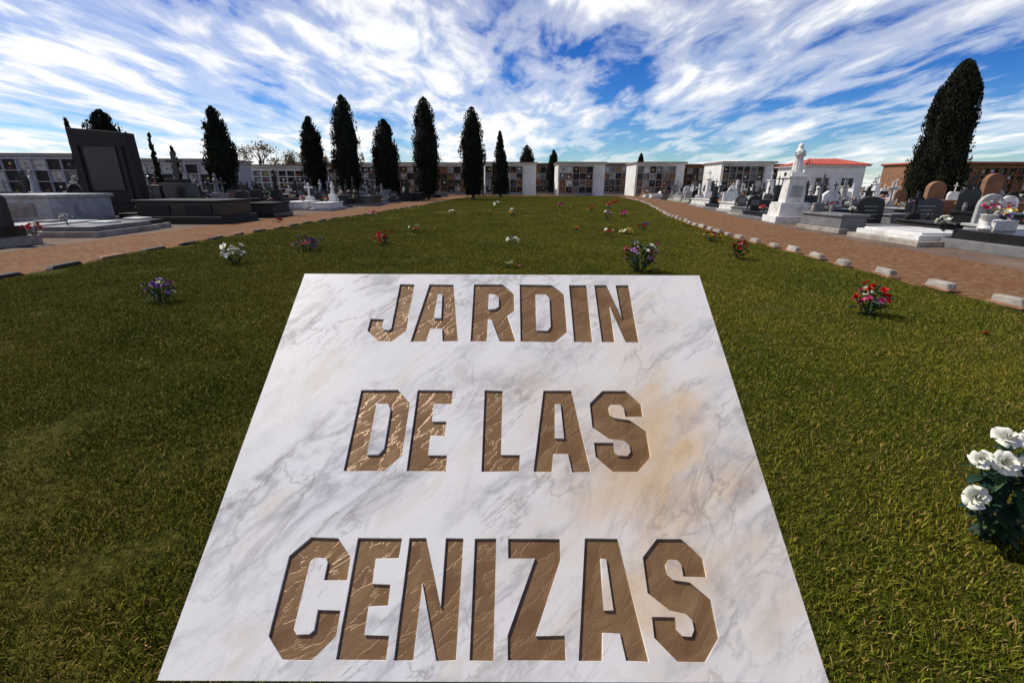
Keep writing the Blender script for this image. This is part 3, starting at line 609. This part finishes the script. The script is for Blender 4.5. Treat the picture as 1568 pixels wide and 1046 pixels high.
for x,y,mt,l in ((-12.9,12.9,M_lgrey,2.2),(-11.2,12.7,M_grey,2.1),(-13.2,10.4,M_conc,2.),(-11.4,14.1,M_dark,.8)):
    mb=MB(); mb.box((0,0,.07),(1.5,l+.2,.14),M_conc); mb.box((0,0,.2),(1.25,l,.12),mt); mb.box((0,.2,.285),(.5,.5,.05),M_white if mt!=M_lgrey else M_grey); mb.obj('flat_grave_slab',(x,y,0),.06,bev=.01)
mb=MB(); mb.box((0,0,.1),(1.4,2.3,.2),M_conc); mb.box((0,0,.3),(1.1,2.,.22),M_black); mb.prism(arch(.95,.55,.75),-.07,.07,M_black,Matrix.Translation((0,.8,.4))); mb.obj('black_arched_headstone',(-11.3,9.3,0),0,bev=.01)
place(tb[1],-10.5,10.2,.2,sc=1.1,name='grave_flowers'); place(tb[0],-11.3,11.9,.28,name='grave_flowers')
# --- heroes right
par=empty('virgin_statue_monument',(10.4,17.8,0),-.15)
mb=MB(); mb.box((0,0,.12),(1.35,1.35,.24),M_white); mb.box((0,0,.44),(1.1,1.1,.4),M_white,taper=.95); mb.box((0,0,.68),(1.0,1.0,.07),M_white); mb.box((0,0,1.14),(.66,.66,.85),M_white,taper=.84); mb.box((0,0,1.6),(.66,.66,.07),M_white); mb.box((0,0,1.7),(.46,.46,.13),M_white); mb.box((0,-.31,1.1),(.4,.04,.4),M_lgrey)
mb.obj('pedestal',parent=par,bev=.01)
mb=MB(); mb.lathe([(.17,0),(.19,.03),(.165,.12),(.15,.3),(.13,.48),(.125,.56),(.15,.66),(.155,.72),(.12,.77),(.05,.795),(.045,.81)],M_white,40,fold=.07,nf=11)
mb.lathe([(.03,.79),(.055,.82),(.068,.87),(.066,.92),(.045,.96),(.01,.975)],M_white,16)      # head
mb.lathe([(.16,.70),(.13,.76),(.085,.82),(.085,.9),(.065,.96),(.02,.995)],M_white,18,Matrix.Translation((0,.03,0)),fold=.03) # veil
for sx in (-1,1):
    mb.tube((sx*.14,0,.72),(sx*.15,-.06,.56),.045,.04,M_white,8); mb.tube((sx*.15,-.06,.56),(sx*.015,-.16,.66),.04,.022,M_white,8); mb.tube((sx*.012,-.16,.65),(sx*.006,-.175,.74),.016,.008,M_white,6)
mb.tube((0,-.065,.89),(0,-.078,.875),.008,.012,M_white,6)
mb.obj('virgin_figure',(0,0,1.765),parent=par,smooth=True)
mb=MB(); mb.box((0,0,.1),(1.1,1.6,.2),M_grey); mb.prism(arch(.85,.62,.85),-.08,.08,M_black,Matrix.Translation((0,.5,.15)))
for k in range(4): mb.box((0,.412,.7-k*.12),(.45-.08*(k%2),.012,.02),M_lgrey)
mb.obj('black_inscribed_headstone',(11.2,14.4,0),0,bev=.01)
mb=MB(); mb.box((0,0,.1),(1.7,1.8,.2),M_grey); mb.prism([(-.65,0),(.65,0),(.58,.68),(.2,.78),(-.58,.64)],-.08,.08,M_black,Matrix.Translation((0,.3,.15))@Matrix.Rotation(-.15,4,'X'))
for k in range(3): mb.box((0,-.087,.5-k*.13),(.6-.2*(k%2),.012,.03),M_lgrey,Matrix.Translation((0,.3,.15))@Matrix.Rotation(-.15,4,'X'))
mb.obj('black_slanted_headstone',(14.2,16,0),0,bev=.01)
mb=MB(); mb.box((0,0,.1),(1.0,1.4,.2),M_white); mb.prism([(-.42,0),(.42,0),(.42,.62),(.3,.62),(.3,.8),(.12,.95),(-.12,.95),(-.3,.8),(-.3,.62),(-.42,.62)],-.08,.08,M_white,Matrix.Translation((0,.3,.18))); 
for k in range(3): mb.box((0,.212,.7-k*.1),(.4,.012,.02),M_grey)
mb.obj('white_stepped_headstone',(11.9,17.6,0),0,bev=.01)
mb=MB(); mb.box((0,0,.06),(1.9,2.3,.12),M_conc); mb.box((0,0,.18),(1.65,2.0,.12),M_white); mb.box((0,0,.26),(1.4,1.8,.05),M_white); mb.obj('white_marble_grave_slab',(10.1,11.6,0),0,bev=.012)
mb=MB(); mb.box((0,0,.1),(1.9,2.3,.2),M_grey); mb.box((0,.05,.3),(1.6,1.9,.2),M_black); mb.box((0,.85,.5),(.5,.4,.22),M_white); mb.lathe([(.09,0),(.13,.05),(.08,.12),(.07,.2),(.14,.32),(.15,.34)],M_white,12,Matrix.Translation((-.5,.6,.4))); mb.lathe([(.09,0),(.13,.05),(.08,.12),(.07,.2),(.14,.32),(.15,.34)],M_black,12,Matrix.Translation((.45,.5,.4)))
mb.obj('black_grave_with_urns',(10.7,9.5,0),0,bev=.01)
place(tb[2],10.2,10.1,.72,sc=1.1,name='grave_flowers'); place(tb[3],10.8,10.3,.6,sc=1.2,name='grave_flowers'); place(tb[0],9.8,10.6,.34,sc=1.2,name='grave_flowers')
mb=MB(); mb.box((0,0,.35),(4.4,.3,.7),M_brown); mb.box((0,0,.73),(4.5,.4,.07),M_brown); mb.obj('brick_border_wall',(18.2,17,0),0,bev=.01)
for x,hh in ((17,1.5),(19.2,1.8)):
    mb=MB(); mb.box((0,0,.4),(.9,1.4,.8),M_brown); mb.prism(arch(.7,hh-1.1,hh-.8),-.1,.1,M_brown,Matrix.Translation((0,.3,.8))); mb.obj('brown_headstone',(x,19,0),0,bev=.01)
